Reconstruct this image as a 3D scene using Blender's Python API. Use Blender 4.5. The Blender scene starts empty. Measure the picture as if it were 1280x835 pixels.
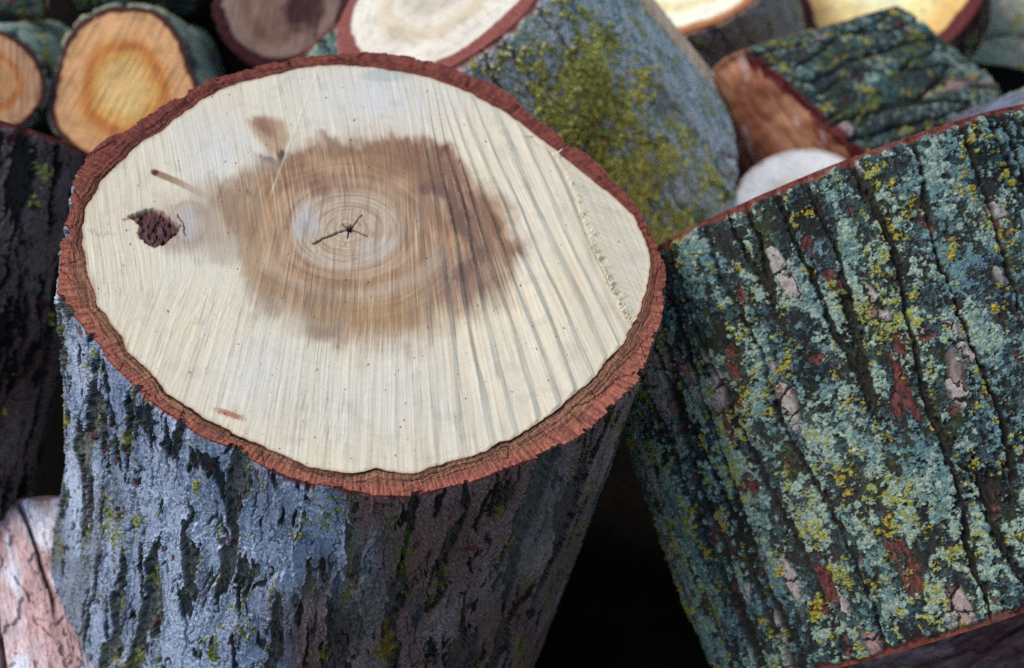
import bpy, math
import numpy as np
from mathutils import Vector, Matrix

C = bpy.context.scene.collection
Q = 1.0                     # mesh resolution factor
rng = np.random.default_rng(7)

# ------------------------------------------------------------------ camera frame
PW, PH = 1280.0, 835.0
F = 50.0 / 36.0 * PW
PITCH = math.radians(44)
CAM = np.array([0.0, 0.0, 0.885])
RT = np.array([1.0, 0, 0])
UP = np.array([0, math.sin(PITCH), math.cos(PITCH)])
FW = np.array([0, math.cos(PITCH), -math.sin(PITCH)])

def at(px, py, d):
    """world point seen at photo pixel (px, py) at depth d"""
    px = np.asarray(px, float); py = np.asarray(py, float)
    x = (px - PW / 2) / F; y = -(py - PH / 2) / F
    r = x[..., None] * RT + y[..., None] * UP + FW
    return CAM + r * np.asarray(d, float)[..., None]

def ray(px, py):
    return at(px, py, np.ones_like(np.asarray(px, float))) - CAM

def cv(r, u, f):
    v = r * RT + u * UP + f * FW
    return v / np.linalg.norm(v)

def project(P):
    d = P - CAM
    z = d @ FW
    return PW / 2 + F * (d @ RT) / z, PH / 2 - F * (d @ UP) / z

# ------------------------------------------------------------------ noise
def srgb(r, g, b):
    c = np.array([r, g, b], float) / 255.0
    return np.where(c <= 0.04045, c / 12.92, ((c + 0.055) / 1.055) ** 2.4)

def h2(ix, iy, seed):
    with np.errstate(over='ignore'):
        n = ix.astype(np.uint32) * np.uint32(374761393) + iy.astype(np.uint32) * np.uint32(668265263) + np.uint32((seed * 974711) & 0xFFFFFFFF)
        n = (n ^ (n >> np.uint32(13))) * np.uint32(1274126177)
        n = (n ^ (n >> np.uint32(16))) * np.uint32(2246822519)
        n = n ^ (n >> np.uint32(15))
    return (n & np.uint32(0xFFFFFF)).astype(np.float32) * np.float32(1 / 16777216.0)

A256 = np.arange(256) / 256.0 * 2 * math.pi
G_C = np.cos(A256).astype(np.float32); G_S = np.sin(A256).astype(np.float32)

def vn(x, y, seed=0):
    """gradient noise, about -1..1"""
    x, y = np.broadcast_arrays(np.asarray(x), np.asarray(y))
    fx = np.floor(x); fy = np.floor(y)
    dx = (x - fx).astype(np.float32); dy = (y - fy).astype(np.float32)
    ix = fx.astype(np.int32); iy = fy.astype(np.int32)
    ux = dx * dx * dx * (dx * (dx * 6 - 15) + 10); uy = dy * dy * dy * (dy * (dy * 6 - 15) + 10)
    def g(ax, ay):
        k = (h2(ix + ax, iy + ay, seed) * 256).astype(np.uint8)
        return G_C[k] * (dx - ax) + G_S[k] * (dy - ay)
    a = g(0, 0); a += (g(1, 0) - a) * ux
    b = g(0, 1); b += (g(1, 1) - b) * ux
    return np.float32(1.5) * (a + (b - a) * uy)

def fbm(x, y, seed=0, o=4, gain=0.5):
    s = 0; a = 1.0; t = 0
    for k in range(o):
        s = s + a * vn(x * 2 ** k + 17.3 * k, y * 2 ** k - 9.1 * k, seed + k * 13)
        t += a; a *= gain
    return s / t * 1.35

def worley(x, y, seed=0):
    x, y = np.broadcast_arrays(np.asarray(x, np.float32), np.asarray(y, np.float32))
    fx = np.floor(x).astype(np.int32); fy = np.floor(y).astype(np.int32)
    f1 = np.full(x.shape, 9.0); f2 = np.full(x.shape, 9.0); cid = np.zeros(x.shape)
    for ox in (-1, 0, 1):
        for oy in (-1, 0, 1):
            ix = fx + ox; iy = fy + oy
            px = ix + h2(ix, iy, seed + 1); py = iy + h2(ix, iy, seed + 2)
            d = np.hypot(px - x, py - y)
            c = h2(ix, iy, seed + 3)
            m = d < f1
            f2 = np.where(m, f1, np.minimum(f2, d))
            cid = np.where(m, c, cid); f1 = np.where(m, d, f1)
    return f1, f2, cid

def ss(a, b, x):
    t = np.clip((x - a) / (b - a), 0, 1)
    return t * t * (3 - 2 * t)

def mix(a, b, t):
    t = np.asarray(t)[..., None]
    return a * (1 - t) + b * t

def poly_sd(x, y, pts):
    """signed distance to a closed polygon, negative inside"""
    pts = np.array(pts, float); n = len(pts)
    d = np.full(x.shape, 1e9); ins = np.zeros(x.shape, bool)
    for i in range(n):
        ax, ay = pts[i]; bx, by = pts[(i + 1) % n]
        ex, ey = bx - ax, by - ay
        t = np.clip(((x - ax) * ex + (y - ay) * ey) / (ex * ex + ey * ey), 0, 1)
        d = np.minimum(d, np.hypot(x - ax - t * ex, y - ay - t * ey))
        c = ((ay > y) != (by > y)) & (x < (bx - ax) * (y - ay) / (by - ay + 1e-12) + ax)
        ins ^= c
    return np.where(ins, -d, d)

def line_d(x, y, pts):
    """distance to an open polyline"""
    d = np.full(x.shape, 1e9)
    for (ax, ay), (bx, by) in zip(pts[:-1], pts[1:]):
        ex, ey = bx - ax, by - ay
        t = np.clip(((x - ax) * ex + (y - ay) * ey) / (ex * ex + ey * ey), 0, 1)
        d = np.minimum(d, np.hypot(x - ax - t * ex, y - ay - t * ey))
    return d

# ------------------------------------------------------------------ materials
def mat(name, rough=0.8, spec=0.25, fine=1500.0, var=0.25, bump=0.25, dist=0.0006, stretch=None):
    m = bpy.data.materials.new(name); m.use_nodes = True
    nt = m.node_tree; N = nt.nodes; L = nt.links
    b = N['Principled BSDF']
    a = N.new('ShaderNodeAttribute'); a.attribute_name = 'tint'
    tc = N.new('ShaderNodeTexCoord')
    n = N.new('ShaderNodeTexNoise'); n.inputs['Scale'].default_value = fine
    n.inputs['Detail'].default_value = 4; n.inputs['Roughness'].default_value = 0.65
    if stretch:
        mp = N.new('ShaderNodeMapping'); mp.inputs['Scale'].default_value = stretch
        L.new(tc.outputs['Object'], mp.inputs['Vector']); L.new(mp.outputs['Vector'], n.inputs['Vector'])
    else:
        L.new(tc.outputs['Object'], n.inputs['Vector'])
    mr = N.new('ShaderNodeMapRange')
    mr.inputs['From Min'].default_value = 0.25; mr.inputs['From Max'].default_value = 0.75
    mr.inputs['To Min'].default_value = 1 - var; mr.inputs['To Max'].default_value = 1 + var
    L.new(n.outputs['Fac'], mr.inputs['Value'])
    v = N.new('ShaderNodeVectorMath'); v.operation = 'SCALE'
    L.new(a.outputs['Color'], v.inputs[0]); L.new(mr.outputs['Result'], v.inputs['Scale'])
    L.new(v.outputs['Vector'], b.inputs['Base Color'])
    bp = N.new('ShaderNodeBump'); bp.inputs['Strength'].default_value = bump
    bp.inputs['Distance'].default_value = dist
    L.new(n.outputs['Fac'], bp.inputs['Height']); L.new(bp.outputs['Normal'], b.inputs['Normal'])
    b.inputs['Roughness'].default_value = rough
    b.inputs['Specular IOR Level'].default_value = spec
    return m

M_BARK = mat('bark', 0.9, 0.08, 1300, 0.4, 0.3, 0.0006, stretch=(1, 1, 0.3))
M_LICHEN = mat('lichen_bark', 0.9, 0.12, 1100, 0.3, 0.5, 0.0008)
M_WOOD = mat('cut_wood', 0.6, 0.25, 700, 0.06, 0.12, 0.0003)
M_SUN = mat('sunlit_tint_wood', 0.6, 0.25, 700, 0.06, 0.12, 0.0003)  # same wood shader, for ends with sunlight put into their tint
M_RIM = mat('inner_bark', 0.8, 0.2, 900, 0.28, 0.5, 0.0008)
M_CHIP = mat('wood_splinter', 0.7, 0.2, 900, 0.1, 0.2, 0.0003)
M_SOIL = mat('soil', 1.0, 0.0, 300, 0.5, 0.6, 0.002)

# ------------------------------------------------------------------ mesh helpers
def mesh_obj(name, V, quads, col, material, parent=None, tris=None, origin=None):
    V = np.asarray(V, np.float32)
    if origin is not None:
        V = V - np.asarray(origin, np.float32)
    me = bpy.data.meshes.new(name)
    quads = np.zeros((0, 4), np.int32) if quads is None else np.asarray(quads, np.int32)
    tris = np.zeros((0, 3), np.int32) if tris is None else np.asarray(tris, np.int32)
    me.vertices.add(len(V)); me.vertices.foreach_set('co', V.ravel())
    nl = quads.size + tris.size
    me.loops.add(nl)
    me.loops.foreach_set('vertex_index', np.concatenate([quads.ravel(), tris.ravel()]))
    nq, ntr = len(quads), len(tris)
    me.polygons.add(nq + ntr)
    st = np.concatenate([np.arange(nq) * 4, nq * 4 + np.arange(ntr) * 3]).astype(np.int32)
    me.polygons.foreach_set('loop_start', st)
    me.polygons.foreach_set('use_smooth', np.ones(nq + ntr, bool))
    me.update(calc_edges=True)
    at_ = me.color_attributes.new('tint', 'FLOAT_COLOR', 'POINT')
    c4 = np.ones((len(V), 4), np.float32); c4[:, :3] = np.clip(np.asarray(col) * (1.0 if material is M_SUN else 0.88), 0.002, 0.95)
    at_.data.foreach_set('color', c4.ravel())
    me.materials.append(material)
    o = bpy.data.objects.new(name, me); C.objects.link(o)
    if parent is not None:
        o.parent = parent
    return o

def grid_quads(nr, nc, wrap=False):
    r = np.arange(nr - 1)[:, None]; c = np.arange(nc if wrap else nc - 1)[None, :]
    c2 = (c + 1) % nc
    return np.stack([r * nc + c, r * nc + c2, (r + 1) * nc + c2, (r + 1) * nc + c], -1).reshape(-1, 4)

def thing(name, label, cat, loc, group=None):
    o = bpy.data.objects.new(name, None); C.objects.link(o)
    o.location = loc; o.empty_display_size = 0.05
    o['label'] = label; o['category'] = cat
    if group: o['group'] = group
    return o

# ------------------------------------------------------------------ bark styles: x across, s along (metres) -> height, colour
def lichen(x, s, seed, cell, dens, pal, sup):
    """crusty lobed lichen: returns height, colour, mask"""
    fr = 0.0034 / cell
    n3 = fbm(x * 480 * fr, s * 480 * fr, seed + 43, 2)
    w = 0.30 * cell
    xx = x + w * fbm(x / cell * 1.7, s / cell * 1.7, seed + 40, 2) + 0.1 * cell * n3; yy = s + w * fbm(x / cell * 1.7 + 31, s / cell * 1.7, seed + 41, 2)
    tone = fbm(x * 24, s * 16, seed + 50, 3)
    mf = dens - sup + 0.42 * fbm(x * 105 * fr, s * 90 * fr, seed + 42, 3) + 0.13 * n3
    f1, f2, c1 = worley(xx / cell, yy / cell, seed + 60)
    g1, g2, c2 = worley(xx / cell * 2.3, yy / cell * 2.3, seed + 67)
    m = ss(-0.02, 0.06, mf - 0.55 * (c1 - 0.5) - 0.25 * (c2 - 0.5) - 0.18 * (f1 - 0.4))
    dome = np.clip(1 - (f1 / 0.8) ** 2, 0, 1); dome2 = np.clip(1 - (g1 / 0.75) ** 2, 0, 1)
    H = m * (0.0005 + 0.0006 * dome + 0.0007 * dome2) * (cell / 0.0034) ** 0.5
    pick = np.clip(((c1 * 7.13) % 1.0) * 0.35 + ((c2 * 3.31) % 1.0) * 0.15 + 0.5 * (tone * 0.85 + 0.5), 0, 0.999)
    col = np.zeros(x.shape + (3,)); edges = np.linspace(0, 1, len(pal) + 1)
    for q, p in enumerate(pal):
        col[(pick >= edges[q]) & (pick < edges[q + 1])] = p
    crease = ss(0.0, 0.16, g2 - g1)
    col = col * (0.72 + 0.5 * ((c2 * 5.7) % 1.0))[..., None] * (0.5 + 0.5 * crease)[..., None] * (0.85 + 0.3 * n3)[..., None]
    return H, col, m

def bark_plates(x, s, seed, p):
    """fissured grey bark with flaking strips"""
    wx = x + 0.006 * fbm(x * 35, s * 22, seed, 3) + 0.0018 * fbm(x * 160, s * 110, seed + 5, 2)
    fine = fbm(x * 420, s * 260, seed + 9, 3)
    n1 = fbm(wx * 58, s * 7.5, seed + 1, 3) + 0.10 * fine
    n2 = fbm(wx * 95, s * 24, seed + 2, 3) + 0.12 * fine
    n1 = n1 + 0.05 * fbm(x * 500, s * 420, seed + 10, 2); n1 = n1 + p.get('fz', 0.0); f = ss(0.27, 0.32, n1); f2 = ss(0.36, 0.42, n2) * (1 - f); fcol = ss(0.235, 0.262, n1); f2c = ss(0.32, 0.36, n2) * (1 - fcol)
    lowv = fbm(x * 14, s * 9, seed + 3, 3)
    dgx = (x * 0.8 + s * 0.6); dgy = (s * 0.8 - x * 0.6)
    fib = fbm(dgx * 1100, dgy * 170, seed + 7, 3)
    fibv = fbm(x * 900, s * 120, seed + 8, 3)
    h = 0.0010 * lowv - 0.0030 * f - 0.0020 * f2 + 0.0005 * fib * (1 - f) + 0.0009 * fine * f + 0.0006 * fibv * f + 0.00025 * fine
    # flaking layers: stepped plates with torn edges lined by thin dark cracks
    ly = fbm(wx * 44 + 0.25 * fine, s * 13, seed + 15, 4) * 2.6 + 0.22 * fbm(x * 520, s * 260, seed + 16, 2)
    fl = np.floor(ly); fr = ly - fl
    h += 0.0017 * (ss(0.0, 0.10, fr) - 0.5) * (1 - f) + 0.0009 * np.clip(fl, -2, 2) * (1 - f) * 0.6
    ledge = (1 - ss(0.0, 0.07, np.minimum(fr, 1 - fr))) * ss(-0.2, 0.25, fbm(x * 60, s * 40, seed + 17, 2) + 0.1)
    # lifted plate edges beside fissures
    h += 0.0011 * ss(0.08, 0.2, n1) * (1 - f)
    col = mix(p['base'], p['base2'], ss(-0.5, 0.5, lowv + 0.3 * fib))
    col = col * (1 + 0.42 * fib * (1 - 0.5 * f) + 0.2 * fine)[..., None]
    lvl = (h2(fl.astype(np.int32), fl.astype(np.int32), seed) - 0.5)
    col = col * (1 + 0.35 * lvl)[..., None]
    col = mix(col, p['groove'] * 0.8, ledge * 0.75)
    fc = mix(p['groove'], p['groove2'], ss(-0.7, 0.35, fine * 0.9 + fibv * 0.5 + 1.0 * (n1 - 0.4)))
    col = mix(col, fc, fcol * 0.94); eg = np.exp(-((n1 - 0.262) / 0.03) ** 2) * ss(-0.25, 0.15, fbm(x * 70, s * 30, seed + 37, 2)); col = mix(col, p['groove'] * 0.55, eg * 0.9); h -= 0.0012 * eg; col = mix(col, p['groove'] * 0.7, f2c * 0.9)
    # narrow vertical cracks that wander and stop
    cw = vn((wx + 0.0010 * fine) * 100, s * 15, seed + 18) + 0.25 * vn(wx * 210, s * 40, seed + 19)
    vc = (1 - ss(0.015, 0.075, np.abs(cw))) * ss(-0.12, 0.1, fbm(x * 38, s * 20, seed + 20, 2))
    h -= 0.0018 * vc; col = mix(col, p['groove'] * 0.6, vc * 0.9)
    # thin dark cracks across
    f1, f2w, cid = worley(wx * 70 + 0.3 * fine, s * 34, seed + 21)
    cr = (1 - ss(0.0, 0.05, f2w - f1)) * ss(0.45, 0.6, cid)
    h -= 0.0012 * cr; col = mix(col, p['groove'] * 0.5, cr * 0.8)
    # red flakes
    rf = ss(0.52, 0.6, fbm(x * 90, s * 60, seed + 30, 3) + 0.1 * fine)
    col = mix(col, p['red'] * (0.9 + 0.5 * fine)[..., None], rf * p.get('redk', 0.8)); h -= 0.0008 * rf
    # yellow-green specks of lichen
    H, lc, K = lichen(x, s, seed + 70, p.get('lcell', 0.0024), 0.02 + 0.9 * fbm(x * 45, s * 20, seed + 33, 3) - p.get('lsup', 0.56), p['pal'], 0)
    col = mix(col, lc, K); h += H * 0.6
    return h, col

def bark_lichen(x, s, seed, p):
    """dark grooved bark under crusts of coloured lichen"""
    wx = x + p.get('warp', 0.007) * fbm(x * 18, s * 16, seed, 3) + 0.0015 * fbm(x * 150, s * 110, seed + 5, 2)
    fine = fbm(x * 400, s * 260, seed + 9, 3)
    lowv = fbm(x * 16, s * 9, seed + 3, 3)
    g = vn(wx * p.get('gf', 26), s * p.get('gs', 3.2), seed + 1) + 0.22 * vn(wx * 60, s * 12, seed + 2)
    gro = 1 - ss(0.02, p.get('gw', 0.13), np.abs(g) + 0.05 * fine)
    gro *= ss(-0.5, -0.05, vn(wx * 12, s * 7, seed + 4) + 0.15)
    fib = fbm(wx * 800, s * 60, seed + 7, 3)
    ridg = ss(0.0, 0.7, np.abs(g))
    h = p.get('rg', 0.0022) * ridg - p.get('gd', 0.0042) * gro + 0.0011 * lowv + 0.0006 * fine + 0.0006 * fib * gro
    col = mix(p['base'], p['base2'], ss(-0.5, 0.5, lowv + 0.5 * fine))
    col = mix(col, p['moss'], ss(0.0, 0.45, fbm(x * 30, s * 18, seed + 12, 3)) * 0.7)
    col = col * np.clip(1 + 0.75 * fine + 0.35 * fib, 0.25, 2.2)[..., None]
    col = mix(col, p['groove'] * (1 + 0.9 * fib)[..., None], gro * 0.8)
    # bare cracked pinkish plates and red patches
    f1, f2, cid = worley((wx + 0.0015 * fine) * 95, (s + 0.0015 * fine) * 70, seed + 21)
    plm = ss(0.12, 0.26, fbm(x * 22 + 4, s * 9, seed + 23, 3) + 0.3 * (cid - 0.5) - p.get('plate', 0.0)) * (1 - gro)
    crack = 1 - ss(0.02, 0.12, f2 - f1)
    pc = mix(p['pink'], p['pale'], ss(0.2, 0.8, cid)) * (0.85 + 0.4 * fine)[..., None]
    col = mix(col, pc, plm * (1 - crack)); h += 0.0012 * plm * (1 - crack); h -= 0.001 * plm * crack
    rp = ss(0.44, 0.50, fbm(x * 48, s * 26, seed + 25, 3) + 0.2 * fine + 0.12 * fib) * (1 - gro) * p.get('redk', 1.0)
    col = mix(col, p['red'] * (0.85 + 0.9 * fine + 0.3 * fib)[..., None] , rp * (1 - 0.7 * crack)); h -= 0.0012 * rp
    dens = p.get('dens', 0.35) + p.get('dvar', 0.6) * fbm(x * 30 * p.get('dfr', 1), s * 17 * p.get('dfr', 1), seed + 27, 4) 
    H, lc, K = lichen(x, s, seed + 70, p.get('lcell', 0.0034), dens, p['pal'], 0.75 * gro + 0.55 * rp + 0.35 * plm)
    lmask = K; col = mix(col, lc, K); h += H * p.get('lh', 1.0)
    H, lc, K = lichen(x, s, seed + 270, 0.0019, dens * 0.35 - 0.02 + 0.4 * fbm(x * 70, s * 50, seed + 31, 2), [DTEAL * 0.7, TEAL * 0.55, BLUE * 0.45, YG * 0.45], 0.45 * gro + 0.35 * rp + 0.4 * plm)
    K = K * p.get('fineK', 1.0) * (1 - lmask); col = mix(col, lc, K); h += H * 0.6 * p.get('lh', 1.0) * (1 - lmask)
    # scattered bright yellow-orange rosettes
    for (bx, bs, rx, rs) in p.get('patch', []):
        d = np.hypot((x - bx) / rx, (s - bs) / rs) + 0.8 * fbm(x * 40, s * 40, seed + 35, 4)
        H, lc, K = lichen(x, s, seed + 370, 0.0032, 0.62 - 0.85 * d, [srgb(232, 218, 112), srgb(206, 198, 96), srgb(238, 224, 128), srgb(208, 194, 90), YG, srgb(160, 124, 74)], 0)
        col = mix(col, lc, K); h += 2.0 * H
    H, lc, K = lichen(x, s, seed + 170, p.get('lcell', 0.0034) * 0.9, 0.75 * fbm(x * 55, s * 36, seed + 29, 3) - 0.46, p['pal2'], 0.5 * gro)
    col = mix(col, lc, K); h += H * p.get('lh', 1.0)
    return h, col

def bark_peeled(x, s, seed, p):
    """stripped pinkish wood with long drying cracks"""
    wx = x + 0.004 * fbm(x * 20, s * 9, seed, 3)
    fine = fbm(x * 300, s * 160, seed + 9, 3)
    fib = fbm(wx * 500, s * 26, seed + 7, 3)
    lowv = fbm(wx * 22, s * 9, seed + 3, 3)
    g = vn(wx * 22, s * 3.0, seed + 1)
    gro = (1 - ss(0.01, 0.06, np.abs(g))) * ss(0.0, 0.25, vn(wx * 15, s * 8, seed + 4) + 0.1)
    col = mix(p['base'], p['base2'], ss(-0.45, 0.45, lowv)) * (1 + 0.14 * fib + 0.16 * fine)[..., None]
    col = mix(col, p['pale'], ss(0.0, 0.35, fbm(wx * 48, s * 16, seed + 14, 4)) * 0.85)
    col = col * (1 + 0.3 * fbm(x * 90, s * 60, seed + 15, 4))[..., None]
    sp = 0.7 * ss(0.55, 0.65, fbm(x * 260, s * 190, seed + 16, 4) + 0.35 * lowv)
    col = mix(col, p['groove'] * 2.0, sp * 0.75); col = mix(col, p['red'], ss(0.25, 0.5, fbm(x * 50, s * 22, seed + 18, 3)) * 0.6)
    col = mix(col, p['groove'], gro * 0.95)
    fk = fbm(wx * 60, s * 30, seed + 24, 4); fkc = 1 - ss(0.0, 0.05, np.abs(fk)); col = mix(col, p['red'] * 0.7, fkc * 0.55)
    return 0.001 * lowv - 0.004 * gro + 0.0006 * fib - 0.001 * sp + 0.0022 * ss(-0.05, 0.05, fk) + 0.0008 * fine, col

STY = {'plates': bark_plates, 'lichen': bark_lichen, 'peeled': bark_peeled}

TEAL = srgb(116, 144, 136); MINT = srgb(166, 182, 158); BLUE = srgb(108, 132, 142); YG = srgb(172, 170, 86); YEL = srgb(196, 164, 62)
GREY = srgb(186, 184, 176); OLIVE = srgb(112, 118, 56); DTEAL = srgb(74, 110, 112)
P_GREY = dict(base=srgb(184, 192, 206), base2=srgb(138, 148, 166), groove=srgb(34, 36, 32), groove2=srgb(116, 114, 100), fz=0.10, red=srgb(110, 48, 44), pal=[OLIVE, YG, OLIVE])
P_LICH = dict(base=srgb(72, 62, 54), base2=srgb(42, 40, 36), moss=srgb(60, 64, 38), groove=srgb(50, 45, 36), pink=srgb(164, 120, 108), pale=srgb(186, 170, 158),
              red=srgb(120, 66, 58), pal=[BLUE, TEAL, TEAL, MINT, MINT, YG, YG], pal2=[YEL, YG, YEL])

# ------------------------------------------------------------------ cut faces of the ordinary logs
def face_cols(u, v, r, th, seed, p):
    """u,v metres on the cut, r 0..1"""
    R = p.get('R', 0.06)
    rr = r + 0.05 * fbm(u * 30, v * 30, seed, 3)
    ring = fbm(rr * p.get('rings', 26), th * 0.4, seed + 2, 2)
    an = p.get('sawdir', 0.3)
    saw = fbm((u * math.cos(an) + v * math.sin(an)) * 500, (v * math.cos(an) - u * math.sin(an)) * 22, seed + 4, 3)
    lowv = fbm(u * 28, v * 28, seed + 6, 3)
    col = mix(p['heart'], p['mid'], ss(0.25, 0.45, rr)); col = mix(col, p['ring'], ss(0.42, 0.52, rr) * (1 - ss(0.55, 0.7, rr)) * 0.8)
    col = mix(col, p['sap'], ss(0.55, 0.75, rr))
    col = col * (1 + 0.10 * ring + 0.12 * saw + 0.14 * lowv)[..., None]
    for (bu, bv, br, bc) in p.get('blots', []):
        d = np.hypot(u - bu, v - bv) / br + 0.5 * fbm(u * 60, v * 60, seed + 8, 3)
        col = mix(col, bc, (1 - ss(0.5, 1.1, d)) * 0.9)
    ck = (1 - ss(0.0, 0.05, np.abs(fbm(th * 3.2, r * 1.6, seed + 21, 3)))) * ss(0.0, 0.35, fbm(th * 2, r * 4, seed + 22, 2)) * ss(0.1, 0.3, r)
    col = col * (1 - 0.28 * ck - 0.16 * ss(0.1, 0.5, fbm(u * 70, v * 70, seed + 23, 4)))[..., None]
    rim = p.get('rimw', 0.09) * (1 + 0.35 * fbm(th * 1.6, r * 0 + 0.4, seed + 24, 3))
    rm = ss(1 - rim - 0.015, 1 - rim + 0.015, r + 0.012 * fbm(th * 9, r * 3, seed + 9, 3))
    rc = mix(p['rim'], p['rim'] * 0.62, ss(-0.4, 0.4, fbm(th * 40, r * 20, seed + 11, 3)))
    col = mix(col, rc, rm)
    hgt = 0.0006 * saw + 0.0012 * lowv + 0.001 * fbm(u * 300, v * 300, seed + 12, 2) * rm
    return hgt, col

W_PALE = dict(heart=srgb(205, 190, 165), mid=srgb(222, 208, 182), ring=srgb(205, 185, 150), sap=srgb(228, 216, 192), rim=srgb(140, 68, 54))
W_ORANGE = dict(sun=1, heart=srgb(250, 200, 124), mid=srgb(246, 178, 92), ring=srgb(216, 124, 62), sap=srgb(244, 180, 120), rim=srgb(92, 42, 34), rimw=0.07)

def build_log(name, label, P0, a, L, R, style, bp, fp, seed, nth=500, ns=400, taper=0.0, oval=0.06, cat='log', group='firewood logs in the pile',
              face_top=True, face_bot=True, facing=None, flat=None, wob=0.02, lip=0.0, bark_label=None, face_label=None, nface=None, bend=0.0):
    P0 = np.asarray(P0, float); a = a / np.linalg.norm(a)
    tc = (CAM - (P0 + a * L * 0.5)) if facing is None else facing
    e1 = tc - a * (tc @ a); e1 /= np.linalg.norm(e1)
    e2 = np.cross(a, e1)
    nth = int(nth * Q); ns = int(ns * Q)
    dense = int(nth * 0.82)
    th = np.concatenate([np.linspace(-1.9, 1.9, dense, endpoint=False), np.linspace(1.9, 2 * math.pi - 1.9, nth - dense, endpoint=False)])
    th = np.where(th > math.pi, th - 2 * math.pi, th); th = np.sort(th)
    s = np.linspace(0, L, ns)
    TH, S = np.meshgrid(th, s)
    def rad(t, sv):
        r = R * (1 - taper * sv / L) * (1 + oval * np.cos(2 * t + seed) + wob * np.sin(3 * t + seed * 1.7) + wob * 0.7 * np.cos(5 * t + seed * 2.3))
        if flat is not None:
            ft, fd = flat                       # split flat at angle ft, at distance fd*R
            c = np.cos(t - ft)
            r = np.where(c > 0.05, np.minimum(r, R * fd / np.maximum(c, 0.05)), r)
        return r
    X = TH * R
    h, col = STY[style](X, S, seed, bp)
    if flat is not None:
        c = np.cos(TH - flat[0]); fm = (c > 0.05) & (R * flat[1] / np.maximum(c, 0.05) < R * 0.985)
        fm = fm.astype(float)
        fw = fbm(X * 300, S * 24, seed + 90, 3)
        col = mix(col, bp.get('split', srgb(196, 172, 140)) * (1 + 0.2 * fw)[..., None], fm); h = h * (1 - fm) + fm * 0.0006 * fw
    # ragged ends where the saw broke the bark
    for e in (S, L - S):
        rag = 0.0035 + 0.0035 * fbm(TH * R * 70, TH * 0 + 3.1, seed + 80, 3)
        k = 1 - ss(rag * 0.5, rag * 1.3 + 0.0004, e)
        h = h * ss(-0.004, 0.012, e) - 0.0022 * k; col = mix(col, fp['rim'] * (0.9 + 0.4 * fbm(X * 300, S * 300, seed + 81, 2))[..., None], k * 0.9)
    RR = rad(TH, S) + h
    bow = bend * (S / L) * (1 - S / L) * 4
    P = P0 + S[..., None] * a + (RR * np.cos(TH) + bow)[..., None] * e1 + (RR * np.sin(TH))[..., None] * e2
    base = P0 + a * L
    t = thing(name, label, cat, base, group)
    ob = mesh_obj('bark' if style != 'peeled' else 'peeled_side', P.reshape(-1, 3), grid_quads(ns, nth, True), col.reshape(-1, 3), M_LICHEN if style == 'lichen' else M_BARK, t, origin=base)
    if bark_label: ob['label'] = bark_label
    for on, sv, sg in ((face_top, 0.0, -1), (face_bot, L, 1)):
        if not on: continue
        nr = int((nface or 90) * Q)
        rr = np.sqrt(np.linspace(0.0, 1, nr)) * 0.55 + np.linspace(0.0, 1, nr) * 0.45
        edge = RR[0 if sv == 0 else -1]
        T2, R2 = np.meshgrid(th, rr)
        rad2 = R2 * edge[None, :]
        u = rad2 * np.cos(T2); v = rad2 * np.sin(T2)
        hg, fc = face_cols(u, v, R2, T2, seed + (0 if sv == 0 else 500), fp)
        hg = hg * (1 - ss(0.93, 1, R2))
        if lip: hg = hg - lip * ss(0.6, 1.0, R2)
        PF = P0 + sv * a + sg * a * hg[..., None] + u[..., None] * e1 + v[..., None] * e2
        of = mesh_obj('cut_face', PF.reshape(-1, 3), grid_quads(nr, nth, True), fc.reshape(-1, 3), M_SUN if fp.get('sun') else M_WOOD, t, origin=base)
        if face_label and sv == 0: of['label'] = face_label
    return t, (e1, e2, a)

#@MAIN
# ------------------------------------------------------------------ the big upright log
MA = cv(-394, -1520, 1778)                         # its axis, pointing down
MP = at(450, 340, 0.73)
ML = 0.40
m1 = RT - MA * (RT @ MA); m1 /= np.linalg.norm(m1)
m2 = np.cross(MA, m1)                              # m1 to the right, m2 away or towards
if m2 @ FW > 0: m2 = -m2                           # m2 towards the viewer

def on_face(pts):
    pts = np.array(pts, float)
    r = ray(pts[:, 0], pts[:, 1])
    t = ((MP - CAM) @ MA) / (r @ MA)
    d = CAM + r * t[:, None] - MP
    return d @ m1, d @ m2

OUT = [(440,64),(400,68),(345,76),(290,92),(255,100),(225,118),(180,145),(130,175),(105,198),(92,225),(86,260),(78,290),(72,330),(70,365),(93,396),(122,428),(138,452),(176,490),(211,518),(256,548),
       (288,560),(320,578),(360,598),(397,606),(430,612),(470,621),(510,621),(550,612),(590,603),(630,587),(680,570),(715,552),(740,535),(770,505),(795,480),(808,455),(816,430),(828,400),(833,370),(832,330),
       (815,290),(795,255),(770,225),(740,195),(710,178),(690,160),(660,140),(640,118),(620,105),(590,94),(560,82),(525,72),(490,66)]
INN = [(103,285),(108,330),(125,380),(150,420),(175,452),(200,480),(235,510),(270,530),(310,549),(350,566),(390,583),(425,590),(470,588),(515,590),(560,578),(600,565),(640,548),(680,522),(715,495),(745,465),
       (770,440),(790,405),(805,370),(812,330),(808,300),(790,270),(765,245),(735,222),(700,195),(670,170),(640,147),(605,126),(570,109),(530,96),(480,88),(430,82),(395,83),(350,92),(310,102),(275,113),
       (240,135),(200,165),(165,190),(140,212),(120,240),(107,265)]

def polar_of(pts):
    u, v = on_face(pts)
    t = np.arctan2(v, u); r = np.hypot(u, v)
    o = np.argsort(t); t = t[o]; r = r[o]
    tt = np.concatenate([t - 2 * math.pi, t, t + 2 * math.pi]); rr = np.concatenate([r, r, r])
    return lambda q: np.interp(q, tt, rr)

r_out = polar_of(OUT); r_in = polar_of(INN)
MBASE = MP + MA * ML
main = thing('upright_log', 'large upright log in front with a wide pale sawn top stained brown inside', 'log', MBASE)

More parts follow.
